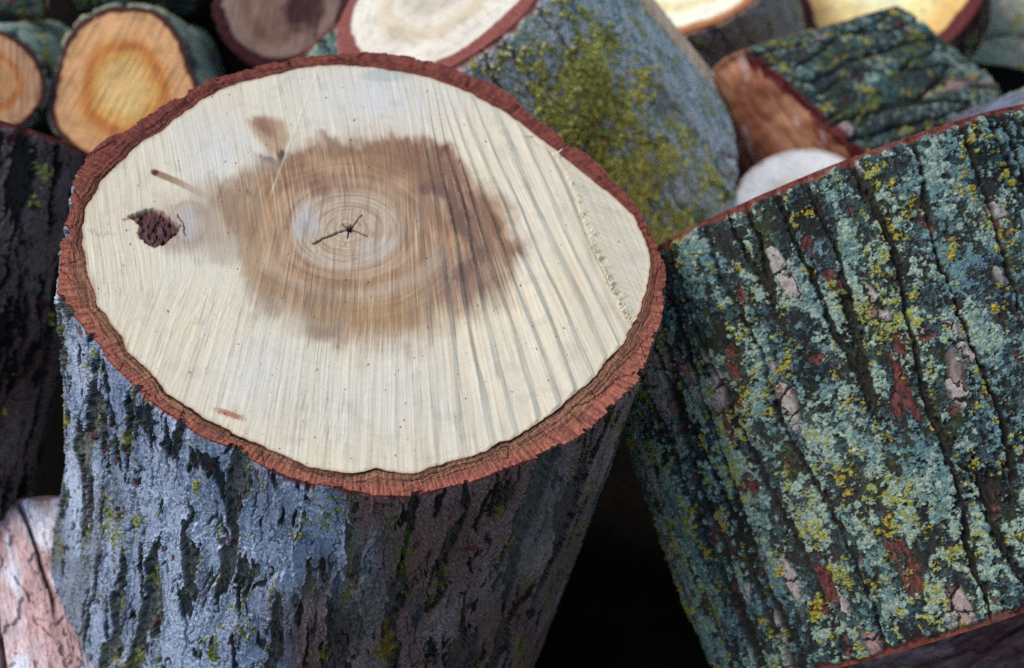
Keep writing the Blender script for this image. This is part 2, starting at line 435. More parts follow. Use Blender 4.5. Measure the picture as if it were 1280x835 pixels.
def main_bark():
    nd = int(1500 * Q); ncst = int(260 * Q)
    # theta: m1 = right (0), m2 towards viewer (+pi/2); dense towards the viewer, seam behind
    th = np.concatenate([np.linspace(-0.45, math.pi + 0.45, nd, endpoint=False), np.linspace(math.pi + 0.45, 2 * math.pi - 0.45, ncst, endpoint=False)])
    ns = int(800 * Q)
    sv = np.concatenate([np.linspace(0, 0.03, int(150 * Q), endpoint=False), np.linspace(0.03, 0.30, ns - int(190 * Q), endpoint=False), np.linspace(0.30, ML, int(40 * Q))])
    TH, S = np.meshgrid(th, sv)
    Rm = 0.155
    tw = np.where(TH > 1.5 * math.pi, TH - 2 * math.pi, TH)
    X = tw * Rm
    h, col = bark_plates(X, S, 11, P_GREY)
    # the right-hand half is browner and scalier, with its shade also painted in as darker colour
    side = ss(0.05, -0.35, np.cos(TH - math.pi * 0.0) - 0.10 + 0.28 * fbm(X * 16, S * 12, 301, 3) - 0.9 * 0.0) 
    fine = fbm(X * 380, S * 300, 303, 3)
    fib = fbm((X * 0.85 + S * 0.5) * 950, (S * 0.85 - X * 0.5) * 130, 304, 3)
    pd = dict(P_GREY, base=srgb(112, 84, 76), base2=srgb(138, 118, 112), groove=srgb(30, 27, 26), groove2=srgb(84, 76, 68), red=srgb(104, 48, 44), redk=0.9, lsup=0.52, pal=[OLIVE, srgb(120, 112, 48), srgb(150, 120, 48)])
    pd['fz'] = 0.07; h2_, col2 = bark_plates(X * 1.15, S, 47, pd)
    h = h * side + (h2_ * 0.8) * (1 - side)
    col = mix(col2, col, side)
    # rough greenish scaly band along the old fissures
    sc = ss(0.12, 0.4, fbm(X * 26, S * 7, 307, 3))
    h += 0.0012 * sc * fine; col = mix(col, srgb(88, 88, 82) * (1 + 0.6 * fine)[..., None], sc * 0.55)
    # torn top edge: red inner bark shows under the cut, ragged
    wf1, wf2, wc = worley(X * 62, X * 0 + 0.3, 311)
    e = fbm(X * 18, X * 0 + 0.7, 312, 3)
    rag = np.clip(0.0012 + 0.0055 * wc * ss(-0.4, 0.4, e + 0.2) + 0.0006 * fbm(X * 200, X * 0, 314, 2), 0.0003, 0.02)
    k = 1 - ss(rag * 0.8, rag + 0.0005, S + 0.0005 * fine)
    red = mix(srgb(168, 90, 72), srgb(120, 64, 54), ss(-0.4, 0.4, fbm(X * 500, S * 90, 313, 3)))
    col = mix(col, red, k); h = h - (0.0026 * ss(0.0, 0.005, S) + 0.0004) * k
    # base shape
    w = ss(0.0, 0.22, S)
    r0 = r_out(TH) - 0.0008
    rc = 0.5 * r_out(TH) + 0.5 * Rm * 1.0
    r = r0 * (1 - w) + rc * w
    r = r + 0.020 * np.exp(-((S - 0.30) / 0.10) ** 2) * np.clip(np.cos(TH - 2.8), 0, 1)
    env = ss(-0.001, 0.006, S)
    notch = np.where(h < -0.0012, 0.75, 0.25)
    RR = r + h * np.maximum(env, notch * 0 + 0.55)
    P = MP + S[..., None] * MA + (RR * np.cos(TH))[..., None] * m1 + (RR * np.sin(TH))[..., None] * m2
    mesh_obj('bark', P.reshape(-1, 3), grid_quads(len(sv), len(th), True), col.reshape(-1, 3), M_BARK, main, origin=MBASE)
    return th, RR[0]

M_TH, M_EDGE = main_bark()

def main_rim():
    """sawn ring of red inner bark between the wood and the outer bark"""
    nr = int(46 * Q)
    T = np.linspace(0, 1, nr)
    TH, TT = np.meshgrid(M_TH, T)
    tw = np.where(TH > 1.5 * math.pi, TH - 2 * math.pi, TH)
    ri = r_in(M_TH) ; ro = M_EDGE
    wob = 0.0022 * fbm(tw[0] * 8, tw[0] * 0, 401, 4)
    ri = ri + wob
    r = ri[None, :] * (1 - TT) + ro[None, :] * TT
    X = tw * 0.15; D = (r - ri[None, :])
    fine = fbm(X * 420, r * 420, 403, 3)
    radial = fbm(X * 520, r * 60, 404, 3)
    lay = fbm(D * 700 + 0.5 * fine, X * 22, 405, 3)
    inner = mix(srgb(166, 116, 84), srgb(116, 76, 58), ss(-0.3, 0.4, lay + 0.4 * radial))
    outer = mix(srgb(186, 110, 84), srgb(138, 80, 62), ss(-0.4, 0.4, radial + 0.4 * fine))
    spl = 0.5 + 0.12 * fbm(X * 40, X * 0, 406, 3)
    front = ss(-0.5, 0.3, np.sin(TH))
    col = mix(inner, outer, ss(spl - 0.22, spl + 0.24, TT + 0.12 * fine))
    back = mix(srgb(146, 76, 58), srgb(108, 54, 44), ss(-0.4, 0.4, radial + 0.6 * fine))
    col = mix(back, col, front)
    # dark cambium line, gaps and radial cracks
    gap = np.exp(-(D / 0.0011) ** 2) * (0.35 + 0.65 * ss(-0.1, 0.3, fbm(X * 14, X * 0, 407, 2)))
    col = mix(col, srgb(60, 34, 28), gap * 0.85)
    f1, f2, cid = worley(X * 42, TT * 0.8, 409)
    cr = (1 - ss(0.0, 0.03, f2 - f1)) * ss(0.15, 0.4, TT) * (cid > 0.35)
    col = mix(col, srgb(40, 24, 22), cr * 0.8)
    lay2 = (1 - ss(0.0, 0.18, np.abs(fbm(D * 420, X * 16, 411, 2)))) * (1 - ss(0.45, 0.75, TT))
    col = mix(col, srgb(70, 42, 34), lay2 * 0.38)
    h = -0.0014 * gap + 0.0006 * fine + 0.0007 * radial - 0.002 * cr - 0.0008 * lay2
    h = h - 0.0035 * (ss(0.6, 1, TT) ** 2) * (0.5 + 0.5 * fbm(X * 50, X * 0 + 2, 410, 3)) * 0.0
    h = h * (1 - ss(0.9, 1.0, TT)) * (ss(0.0, 0.04, TT))
    P = MP - h[..., None] * MA + (r * np.cos(TH))[..., None] * m1 + (r * np.sin(TH))[..., None] * m2
    mesh_obj('inner_bark', P.reshape(-1, 3), grid_quads(nr, len(M_TH), True), col.reshape(-1, 3), M_RIM, main, origin=MBASE)
    return ri

M_RI = main_rim()

STAIN = [(262,232),(300,216),(332,205),(350,192),(380,176),(430,170),(480,169),(530,172),(562,176),(578,192),(592,215),(622,245),(646,275),(660,305),(655,332),(630,360),(595,388),(552,412),(510,434),(460,440),(412,430),(370,410),(332,380),(302,345),(285,305),(268,270)]
TRI = [(306,150),(330,143),(356,150),(364,176),(352,200),(336,192),(318,172)]
KNOT = [(160,271),(176,264),(190,262),(204,265),(214,274),(226,282),(222,292),(212,298),(206,306),(192,309),(180,302),(172,292),(176,283),(168,276)]
LEDGE = [(664,168),(692,190),(708,215),(722,250),(735,290),(748,325),(764,362),(778,392),(792,412)]

def main_face():
    nt = int(2300 * Q); nr = int(560 * Q)
    th = np.linspace(0, 2 * math.pi, nt, endpoint=False)
    rr = np.linspace(0, 1, nr) ** 0.8
    TH, R2 = np.meshgrid(th, rr)
    tt = np.concatenate([M_TH - 2 * math.pi, M_TH, M_TH + 2 * math.pi]); o = np.argsort(tt)
    edge = np.interp(th, tt[o], np.concatenate([M_RI] * 3)[o]) + 0.0002
    rad = R2 * edge[None, :]
    U = rad * np.cos(TH); V = rad * np.sin(TH)
    P = MP + U[..., None] * m1 + V[..., None] * m2
    x, y = project(P)
    # saw streak fields
    cc_ = x.copy()
    for _ in range(14):
        mm_ = 0.46 * ss(460, 750, cc_) - 0.34 * ss(520, 190, cc_)
        cc_ = 0.5 * cc_ + 0.5 * (x - mm_ * (y - 400))
    fan = cc_ - 515; far = y + 200
    dk = np.hypot(x - 195, (y - 285) * 1.2) + 1
    xk = x - (x - 195) / dk * 16 * np.exp(-dk / 30)
    par = xk - 0.12 * y + 0.00025 * (y - 300) ** 2; pal_ = y
    fan2 = np.arctan2(x - 690, y + 330) * 700
    mA = ss(-40, 40, (x - 330) * 0.45 + (y - 300) + 18 * fbm(x / 60, y / 60, 501, 2))       # lower/right -> fan
    def streak(w, seed):
        a = fbm(fan / w, far / (w * 26), seed, 3); b = fbm(par / w, pal_ / (w * 26), seed + 1, 3)
        return a * mA + b * (1 - mA)
    s1 = streak(2.6, 511); s2 = streak(6.5, 521); s3 = streak(17, 531)
    cross = fbm(fan2 / 3.2, y / 120, 541, 3) * ss(0.0, 0.5, fbm(x / 90, y / 90, 543, 2) + 0.1) * mA * (1 - ss(480, 560, x))
    low = fbm(x / 130, y / 110, 551, 3); fine = fbm(x / 2.2, y / 2.2, 553, 2)
    # deep saw ridges on the right
    rm = ss(-10, 80, fan + 10 * fbm(x / 50, y / 50, 555, 2)) * ss(120, 260, y + 0.25 * (x - 600) + 60)
    led_d = line_d(x, y, LEDGE)
    lx = np.interp(y, [p[1] for p in LEDGE], [p[0] for p in LEDGE])
    jag = 3.5 * fbm(y / 5, y * 0 + 1, 561, 3)
    right = ss(-1.5, 1.5, x - lx + jag) * (y < 425) * ss(150, 185, y)
    sp = 25.0
    ph = fan / sp * 1.0 + 0.25 * fbm(fan / 40, far / 140, 557, 2)
    saw = ph - np.floor(ph)
    tooth = np.where(saw < 0.7, saw / 0.7, (1 - saw) / 0.3)
    tooth = tooth - 0.5
    amp = rm * (1 - right) * (0.55 + 0.45 * fbm(x / 80, y / 80, 559, 2))
    h = 0.0024 * tooth * amp + 0.00016 * s2 + 0.00010 * s1 + 0.00030 * s3 * (0.4 + 0.6 * mA) + 0.0001 * cross
    h = h + 0.0006 * right - 0.0012 * np.exp(-(np.clip(lx - x, 0, 99) / 9.0) ** 2) * (y < 425) * (y > 170)
    # ---- colour
    cream = srgb(232, 215, 180); white = srgb(224, 217, 203); tan = srgb(203, 174, 128)
    col = mix(cream, tan, ss(0.05, 0.8, s2 + 0.5 * s1) * 0.55)
    wz = np.zeros(x.shape)
    for (cx, cy, rx, ry, k) in ((255,190,70,50,.9),(470,120,110,38,1.0),(440,490,120,60,.6),(330,470,70,60,.6),(560,520,60,40,.4),(230,330,60,60,.4),(650,300,30,70,.3)):
        wz = np.maximum(wz, k * np.exp(-((x - cx) / rx) ** 2 - ((y - cy) / ry) ** 2))
    col = mix(col, white, np.clip(wz * (0.8 + 0.5 * s3), 0, 1) * 0.85)
    col = mix(col, srgb(230, 210, 168), ss(0.1, 0.6, low + 0.4 * s3) * 0.45)
    vary = 0.35 + 0.9 * ss(-0.35, 0.5, fbm(x / 75, y / 75, 631, 3)); pale_l = vary * ss(0.28, 0.6, s1 + 0.3 * s2) ; col = mix(col, srgb(240, 230, 206), pale_l * 0.65)
    dark_l = vary * ss(0.3, 0.62, -s1 + 0.5 * cross); col = mix(col, srgb(188, 166, 130), dark_l * 0.55)
    col = col * (1 + 0.03 * tooth * amp + 0.07 * s3 + 0.05 * low + 0.05 * s1)[..., None]
    # growth rings
    dx = (x - 437) / 1.0; dy = (y - 287) / 0.70
    wr = 1 + 0.05 * fbm(x / 90, y / 70, 571, 2)
    rho = np.hypot(dx, dy) * wr
    ring = fbm(rho / 5.0 + 0.5 * low, np.arctan2(dy, dx) * 1.1, 573, 3)
    ringw = fbm(rho / 17.0, np.arctan2(dy, dx) * 0.5, 575, 2)
    col = col * (1 + 0.022 * ring * (1 - ss(200, 330, rho)) - 0.02 * ringw)[..., None]
    # faint year rings all the way out, and short radial checks
    rn = R2 * 26 + 0.9 * fbm(x / 120, y / 100, 611, 2); yr = rn - np.floor(rn)
    col = col * (1 - 0.05 * (np.exp(-((yr - 0.5) / 0.16) ** 2)) * (0.5 + 0.5 * fbm(x / 40, y / 40, 613, 2)) * ss(0.3, 0.5, R2))[..., None]
    ck = fbm(TH * 95, R2 * 5.0, 615, 2); ck = (1 - ss(0.0, 0.035, np.abs(ck))) * ss(0.15, 0.45, fbm(TH * 14, R2 * 7, 617, 2)) * ss(0.35, 0.6, R2)
    col = mix(col, srgb(178, 146, 104), ck * 0.35)
    # brown heart stain
    wx = x + 7 * s2 + 13 * fbm(x / 34, y / 34, 577, 3) + 4 * s1; wy = y + 7 * s1 + 5 * s2 + 13 * fbm(x / 34 + 7, y / 34, 578, 3)
    sd = poly_sd(wx, wy, STAIN)
    soft = 15 + 28 * ss(330, 430, y) + 6 * ss(560, 640, x)
    st = 1 - ss(-soft, soft * 0.6, sd)
    sc_ = mix(srgb(184, 138, 92), srgb(146, 98, 60), ss(-0.4, 0.5, 0.5 * ringw + 0.8 * low + 0.6 * s2 + 0.4 * fbm(x / 22, y / 22, 579, 3)))
    sc_ = mix(sc_, srgb(196, 164, 124), ss(0.1, 0.6, s1 + 0.6 * s2) * 0.5)
    sc_ = mix(sc_, srgb(184, 160, 138), ss(0.0, 0.5, ring + 0.4 * s1) * 0.25)
    edge_b = np.exp(-((sd + 12) / 14.0) ** 2) * ss(240, 190, y)                       # darker upper border
    sc_ = mix(sc_, srgb(136, 84, 52), edge_b * 0.75)
    tl = ss(330, 270, x) * ss(330, 260, y); sc_ = mix(sc_, srgb(176, 150, 118), ss(340, 290, x) * 0.6)
    low_tan = ss(350, 400, y); sc_ = mix(sc_, srgb(186, 150, 104), low_tan * 0.55)
    def blob(cx, cy, rx, ry, ang=0.0, w=0.35):
        c, s_ = math.cos(ang), math.sin(ang)
        a = ((wx - cx) * c + (wy - cy) * s_) / rx; b = (-(wx - cx) * s_ + (wy - cy) * c) / ry
        return 1 - ss(1 - w, 1 + w, np.hypot(a, b))
    sc_ = mix(sc_, srgb(92, 60, 54), blob(580, 262, 14, 66, -0.5, 0.7) * 0.9)
    sc_ = mix(sc_, srgb(132, 92, 62), blob(618, 300, 14, 60, -0.5, 0.8) * 0.75)
    sc_ = mix(sc_, srgb(126, 84, 60), blob(545, 225, 26, 60, -0.6, 0.8) * 0.75)
    sc_ = mix(sc_, srgb(130, 100, 84), blob(570, 345, 40, 28, 0.2, 0.9) * 0.7)
    sc_ = mix(sc_, srgb(152, 112, 82), blob(400, 400, 40, 26, 0.4, 0.9) * 0.6)
    # pale core with rings, reddish arc above it
    arc = np.exp(-((rho - 92 - 4 * ringw) / 9.0) ** 2) * ss(275, 240, y) * ss(340, 380, x)
    sc_ = mix(sc_, srgb(138, 84, 66), arc * 0.6 * (0.6 + 0.6 * np.clip(s2, -1, 1)))
    core = 1 - ss(62, 84, rho + 6 * ringw)
    cc = mix(srgb(204, 180, 150), srgb(178, 142, 106), ss(-0.2, 0.5, fbm(rho / 5.0, np.arctan2(dy, dx) * 0.7, 581, 2) + 0.3 * s1))
    cc = mix(cc, srgb(200, 192, 182), (blob(378, 275, 24, 24) * 0.8 + blob(472, 315, 30, 16) * 0.4))
    sc_ = mix(sc_, cc, core * 0.85)
    ring2 = np.exp(-((rho - 118) / 12.0) ** 2) * ss(300, 330, y); sc_ = mix(sc_, srgb(198, 176, 148), ring2 * 0.4)
    ring3 = np.exp(-((rho - 86) / 4.0) ** 2); sc_ = mix(sc_, srgb(206, 186, 160), ring3 * 0.2)
    sc_ = mix(sc_, srgb(120, 80, 54), ss(0.1, 0.6, fbm(fan / 9, far / 90, 621, 3) + 0.5 * low) * 0.45)
    sc_ = sc_ * (1 + 0.24 * s1 + 0.18 * s2 + 0.08 * ring + 0.12 * tooth * amp)[..., None]
    col = mix(col, sc_, st * (0.90 + 0.1 * s2))
    col = mix(col, srgb(214, 186, 148), st * 0.38 * ss(0.22, 0.6, s1 + 0.35 * s2 + 0.3 * cross) * (1 - 0.6 * core))
    # side branch stain and small traces
    t_sd = poly_sd(x + 2 * s2 + 3 * fine * 0.3, y + 4 * s1, TRI); t_k = 1 - ss(-7, 4, t_sd)
    col = mix(col, mix(srgb(180, 136, 92), srgb(150, 100, 66), ss(-0.3, 0.5, low + s2)), t_k * 0.75)
    col = mix(col, srgb(124, 66, 44), blob(332, 160, 15, 9, 0.3, 0.8) * 0.6); col = mix(col, srgb(148, 94, 58), blob(312, 155, 7, 8) * 0.5)
    col = mix(col, srgb(60, 62, 72), blob(357, 194, 5, 6, 0, 0.5) * 0.9); col = mix(col, srgb(112, 112, 116), blob(340, 201, 9, 4, 0.2, 0.7) * 0.7)
    col = mix(col, srgb(120, 66, 44), blob(561, 187, 8, 9, 0.3, 0.7) * 0.8)
    col = mix(col, srgb(120, 74, 60), blob(313, 243, 4, 6, 0.3, 0.7) * 0.8)
    td = line_d(x, y, [(192, 215), (225, 229), (258, 246)])
    col = mix(col, mix(srgb(150, 108, 68), srgb(188, 162, 124), ss(200, 250, x)), (1 - ss(2.5, 5.5, td)) * (0.9 - 0.5 * ss(215, 262, x)))
    col = mix(col, srgb(76, 38, 28), (1 - ss(2, 4.5, np.hypot((x - 194) * 0.8, y - 216))) * 0.95)
    gz = np.maximum(blob(250, 280, 58, 34, 0.1, 0.7), blob(225, 300, 34, 14, 0.1, 0.8)) * (1 - core); col = mix(col, srgb(176, 150, 122), gz * 0.7 * (1 - st))
    col = mix(col, srgb(206, 200, 196), blob(232, 276, 15, 22, 0.1, 0.5) * 0.7)
    col = mix(col, srgb(168, 146, 132), np.exp(-((np.hypot((x - 236) / 24, (y - 278) / 25) - 1) / 0.14) ** 2) * ss(205, 225, x) * 0.5)
    # the knot
    kx = x + 2.2 * fbm(x / 7, y / 7, 591, 3); ky = y + 2.2 * fbm(x / 7 + 9, y / 7, 592, 3)
    kd = poly_sd(kx, ky, KNOT); kk = 1 - ss(-2.0, 1.5, kd)
    kn = fbm(x / 6, y / 9, 593, 3)
    kc = mix(srgb(92, 50, 48), srgb(52, 28, 30), ss(-0.25, 0.35, kn)); kc = mix(kc, srgb(150, 108, 92), ss(0.15, 0.5, s1) * 0.55)
    col = mix(col, kc, kk); h = h - kk * (0.0022 + 0.0016 * ss(0, 0.5, kn))
    col = mix(col, srgb(150, 92, 62), np.exp(-(kd / 2.5) ** 2) * 0.4)
    kl = line_d(kx, ky, [(222, 270), (229, 279), (232, 293)]); col = mix(col, srgb(70, 44, 56), (1 - ss(0.8, 2.2, kl)) * 0.8); h = h - 0.0008 * (1 - ss(0.5, 2, kl))
    tip = line_d(x, y, [(154, 275), (172, 271)]); col = mix(col, srgb(170, 96, 60), (1 - ss(0.8, 2.6, tip)) * 0.7)
    # heart star crack
    jx = x + 1.6 * fbm(x / 9, y / 9, 595, 2); jy = y + 1.2 * fbm(x / 9 + 4, y / 9, 596, 2)
    for pts, w in (([(436, 287), (420, 292), (402, 299), (393, 305)], 1.1), ([(437, 287), (449, 291), (460, 295)], 0.9), ([(438, 286), (446, 277), (453, 268)], 0.6), ([(436, 287), (434, 298)], 0.6), ([(436, 286), (428, 280)], 0.6)):
        cd = line_d(jx, jy, pts); c = 1 - ss(w * 0.5, w * 1.7, cd)
        col = mix(col, srgb(84, 42, 30), c * 0.85); h = h - 0.0012 * c
    pc = 1 - ss(2.5, 6.5, np.hypot(jx - 437, (jy - 286) * 1.2) + 1.5 * fine)
    col = mix(col, srgb(48, 22, 18), pc); h = h - 0.002 * pc
    # pale straight saw line and the white panel beside it
    ld = np.abs((x - 398) * 0.936 + (y - 85) * 0.351) ; lm = (1 - ss(0.8, 2.2, ld)) * ss(255, 235, y)
    col = mix(col, srgb(240, 226, 186), lm * 0.4); h = h + 0.0001 * lm
    # greenish bruise by the bark at the top
    col = mix(col, srgb(176, 186, 168), (1 - ss(0.5, 1.2, np.hypot((x - 480) / 34, (y - 95) / 9))) * 0.6)
    col = mix(col, srgb(150, 150, 152), blob(129, 287, 12, 4, 0.1, 0.6) * 0.45)
    col = mix(col, srgb(168, 176, 160), blob(603, 222, 6, 6) * 0.4)
    # bark torn into the wood on the lower left edge
    col = mix(col, srgb(172, 96, 60), (1 - ss(0.4, 1.2, np.hypot((x - 287) / 22, (y - 518 - 0.32 * (x - 287)) / 5) + 0.4 * fine)) * 0.85)
    # smooth shelf right of the ledge
    grain = fbm((x * 0.45 - y * 0.9) / 2.5, (x * 0.9 + y * 0.45) / 60, 597, 3)
    shelf = mix(srgb(214, 196, 160), srgb(224, 210, 180), ss(-0.4, 0.4, grain))
    col = mix(col, shelf, right * 0.85); h = h + right * 0.00008 * grain
    # torn dashes along the ridges in the stain
    td_ = (vn(fan / 6.0, far / 4.5, 601) > 0.42) & (saw > 0.62) & (rho > 120) & (x > 500) & (y < 340) & (st > 0.4)
    col = mix(col, srgb(200, 168, 130), td_ * 0.3); h = h + 0.0002 * td_
    # a purple-brown curved streak right of the heart, blotches on the stain's border, dirty smudges
    pk = line_d(wx, wy, [(533, 226), (556, 248), (577, 276), (592, 306), (590, 328), (574, 345)])
    col = mix(col, srgb(84, 54, 50), (1 - ss(3, 13, pk + 3 * s2)) * 0.65 * (0.7 + 0.5 * s1))
    pk = line_d(wx, wy, [(590, 246), (620, 282), (640, 316)]); col = mix(col, srgb(110, 72, 50), (1 - ss(3, 14, pk + 4 * s2)) * 0.5)
    for (bx, by, rx, ry, k, cc3) in ((415, 173, 16, 6, .6, (122, 66, 54)), (345, 205, 22, 12, .4, (150, 104, 72)), (300, 262, 26, 30, .5, (150, 116, 84)), (405, 418, 22, 12, .6, (128, 92, 66)),
                                (330, 375, 14, 20, .5, (140, 104, 76)), (500, 200, 50, 18, .5, (132, 84, 54)), (395, 232, 40, 9, .45, (130, 78, 60)), (600, 370, 34, 20, .45, (134, 102, 80)), (470, 395, 70, 18, .35, (176, 132, 84))):
        col = mix(col, srgb(*cc3), blob(bx, by, rx, ry, 0.15, 0.9) * k)
    pa = 1 - ss(10, 26, line_d(wx, wy, [(300, 258), (262, 250), (236, 262), (214, 290), (240, 308), (290, 312)])); col = mix(col, srgb(170, 142, 112), pa * 0.45 * (0.7 + 0.5 * s1) * (1 - st) * (1 - kk))
    col = col * (1 - 0.10 * ss(0.15, 0.6, fbm(x / 28, y / 28, 633, 4)))[..., None]
    # tiny dark specks
    f1, f2, cid = worley(x / 15.0 + 0.8 * low, y / 15.0 + 0.8 * s3, 603)
    spk = (1 - ss(0.03, 0.075, f1 * (0.45 + 1.4 * cid))) * (cid * 5.3 % 1.0 > 0.74)
    col = mix(col, srgb(52, 38, 34), spk * 0.9)
    col = mix(col, srgb(172, 126, 84), ss(0.985, 1.0, R2) * 0.5)
    h = h * (1 - ss(0.985, 1.0, R2)) + 0.0002
    P = P - h[..., None] * MA
    mesh_obj('cut_face', P.reshape(-1, 3), grid_quads(nr, nt, True), col.reshape(-1, 3), M_WOOD, main, origin=MBASE)

main_face()

def strips(name, specs, material, parent, origin, col):
    """thin tapering slivers of wood: each spec = base point, direction, length, width, curl"""
    V, T, K = [], [], []
    for (p, d, ln, w, curl) in specs:
        d = d / np.linalg.norm(d); n0 = -MA
        sd = np.cross(d, n0); sd /= np.linalg.norm(sd)
        k0 = len(V)
        for i in range(5):
            t = i / 4; ww = w * (1 - 0.65 * t) * 0.5
            c = p + d * ln * t + n0 * (curl * t * t * ln)
            for a_, b_ in ((-1, -0.5), (1, -0.5), (1, 0.5), (-1, 0.5)):
                V.append(c + sd * ww * a_ + n0 * ww * b_ * 0.8); K.append(col * (0.85 + 0.25 * rng.random()))
        for i in range(4):
            for j in range(4):
                a0 = k0 + i * 4 + j; a1 = k0 + i * 4 + (j + 1) % 4
                T.append((a0, a1, a1 + 4, a0 + 4))
        T.append((k0, k0 + 3, k0 + 2, k0 + 1)); T.append((k0 + 16, k0 + 17, k0 + 18, k0 + 19))
    return mesh_obj(name, np.array(V), np.array(T), np.array(K), material, parent, origin=origin)

def fp_(px, py, up=0.0):
    u, v = on_face([(px, py)])
    return MP + u[0] * m1 + v[0] * m2 - MA * up
specs = []
for i in range(46):
    t = rng.random() ** 0.6
    y_ = 215 + t * 195
    x_ = np.interp(y_, [p[1] for p in LEDGE], [p[0] for p in LEDGE]) + rng.normal(0, 2)
    p = fp_(x_, y_, 0.0008); q = fp_(x_ + rng.normal(3, 5), y_ + rng.normal(-6, 6), 0.0008)
    big = y_ > 285
    specs.append((p, q - p, 0.002 + 0.0035 * rng.random() * (1 if big else 0.5), 0.0006 + 0.0008 * rng.random(), 0.6 * rng.random()))
strips('splinter_fringe', specs, M_CHIP, main, MBASE, srgb(232, 212, 168))

CHIPS = [((694, 196), (706, 188), 0.0056, 0.0012, 'thin white splinter lying across the bark edge of the upright log at its upper right'),
         ((775, 392), (788, 385), 0.0056, 0.0013, 'short pale wood sliver lying at the lower end of the ledge on the sawn top'),
         ((738, 293), (741, 287), 0.0034, 0.0016, 'small curled wood shaving midway along the ledge on the sawn top')]
for a_, b_, ln, w, lab in CHIPS:
    p = fp_(a_[0], a_[1], 0.0022); q = fp_(b_[0], b_[1], 0.0022)
    o = strips('wood_chip', [(p, q - p, ln, w, 0.15)], M_CHIP, None, p, srgb(236, 226, 204))
    o.location = p; o['label'] = lab; o['category'] = 'wood chip'

#@REST
# ------------------------------------------------------------------ the other logs of the pile
W_RED = dict(W_PALE, rim=srgb(126, 62, 50))
RA = cv(0.3542, -0.9772, -0.1663)
RP = at(1021.8, 274, 0.9154)
build_log('leaning_log', 'thick log at the right, its dark bark crusted with teal and yellow lichen', RP, RA, 0.252, 0.160, 'lichen',
          dict(P_LICH, base=srgb(56, 52, 48), base2=srgb(34, 36, 34), dens=0.0, dvar=0.7, dfr=1.5, lcell=0.0030, redk=0.8, gf=34, gd=0.0030, gw=0.10, warp=0.004, fineK=0.75, rg=0.0018, plate=0.14, lh=0.9), W_RED, 21, nth=1700, ns=1000, oval=0.02, wob=0.012, group=None)

PSX = 1
P_MOSSY = dict(P_LICH, base=srgb(250, 236, 212), base2=srgb(224, 208, 186), moss=srgb(150, 150, 116), groove=srgb(100, 98, 98), dens=0.5, plate=0.5, redk=0.0, gd=0.0016, rg=0.0014, gw=0.06,
               pal=[GREY * 1.3, TEAL * 1.2, GREY * 1.5, GREY * 1.4, MINT, srgb(150, 150, 110)], pal2=[OLIVE, YG, YG], fineK=0.45, patch=[(0.02, 0.165, 0.085, 0.09), (-0.03, 0.08, 0.05, 0.06)])
build_log('mossy_log', 'grey log behind the big upright one, with yellow green moss and a pale sawn end', at(556, -22, 1.07), cv(0.50, -0.57, 0.65), 0.255, 0.104, 'lichen',
          P_MOSSY, dict(W_PALE, rimw=0.13, sawdir=1.2, rim=srgb(150, 76, 62)), 31, nth=800, ns=480, group=None, nface=160, taper=-0.34)

P_PALEL = dict(P_LICH, base=srgb(150, 150, 140), base2=srgb(120, 124, 112), groove=srgb(60, 56, 50), dens=0.5, plate=0.6, redk=0.3, pal=[GREY, MINT, MINT, srgb(178, 186, 160), YG], lcell=0.005)
build_log('orange_log', 'round log at the upper left with a whole orange sawn end under a lichen cap', at(156, 112, 1.25), cv(-0.06, 0.12, 0.97), 0.30, 0.069, 'lichen',
          P_PALEL, W_ORANGE, 41, wob=0.035, nth=360, ns=260, nface=120)
build_log('orange_log', 'small log cut off by the left picture edge, its orange sawn end half seen', at(-14, 100, 1.23), cv(-0.15, 0.22, 0.95), 0.30, 0.046, 'lichen',
          P_PALEL, dict(W_ORANGE, heart=srgb(226, 160, 100), mid=srgb(226, 164, 106), sap=srgb(222, 164, 116)), 43, nth=300, ns=240, nface=90)
W_BROWN = dict(heart=srgb(158, 118, 98), mid=srgb(164, 126, 106), ring=srgb(150, 108, 88), sap=srgb(172, 138, 120), rim=srgb(88, 38, 40), rimw=0.15, blots=[])
build_log('brown_log', 'log with a dull brown blotched sawn end and dark red bark at the top edge', at(352, 0, 1.33), cv(0.05, 0.25, 0.95), 0.25, 0.066, 'plates',
          dict(P_GREY, base=srgb(70, 60, 62), base2=srgb(56, 46, 48)), dict(W_BROWN, blots=[(0.02, -0.012, 0.022, srgb(78, 40, 42)), (0.02, 0.012, 0.022, srgb(78, 40, 42))]), 45, nth=300, ns=200, nface=90)
build_log('lichen_log', 'small log tucked between the brown end and the pale end, crusted in blue green lichen', at(425, 62, 1.20), cv(0.55, -0.72, -0.12), 0.16, 0.058, 'lichen',
          dict(P_LICH, base=srgb(92, 104, 120), base2=srgb(80, 84, 100), dens=0.6, plate=0.6, redk=0.2, pal=[BLUE, TEAL, TEAL, MINT, YG], lcell=0.006), W_RED, 47, nth=360, ns=220)
P_DARK = dict(P_GREY, base=srgb(116, 100, 94), base2=srgb(88, 66, 60), groove=srgb(24, 22, 22), groove2=srgb(46, 44, 40), red=srgb(76, 34, 36), redk=0.9, lcell=0.004, lsup=0.75)
build_log('dark_log', 'dark rough barked log leaning at the left edge behind the upright log', at(-68, 172, 0.98), cv(-0.15, -0.93, -0.12), 0.42, 0.105, 'plates', P_DARK, W_RED, 51, nth=500, ns=420)
P_PEEL = dict(base=srgb(220, 192, 186), base2=srgb(208, 168, 160), pale=srgb(240, 238, 242), groove=srgb(52, 36, 36), red=srgb(160, 110, 100))
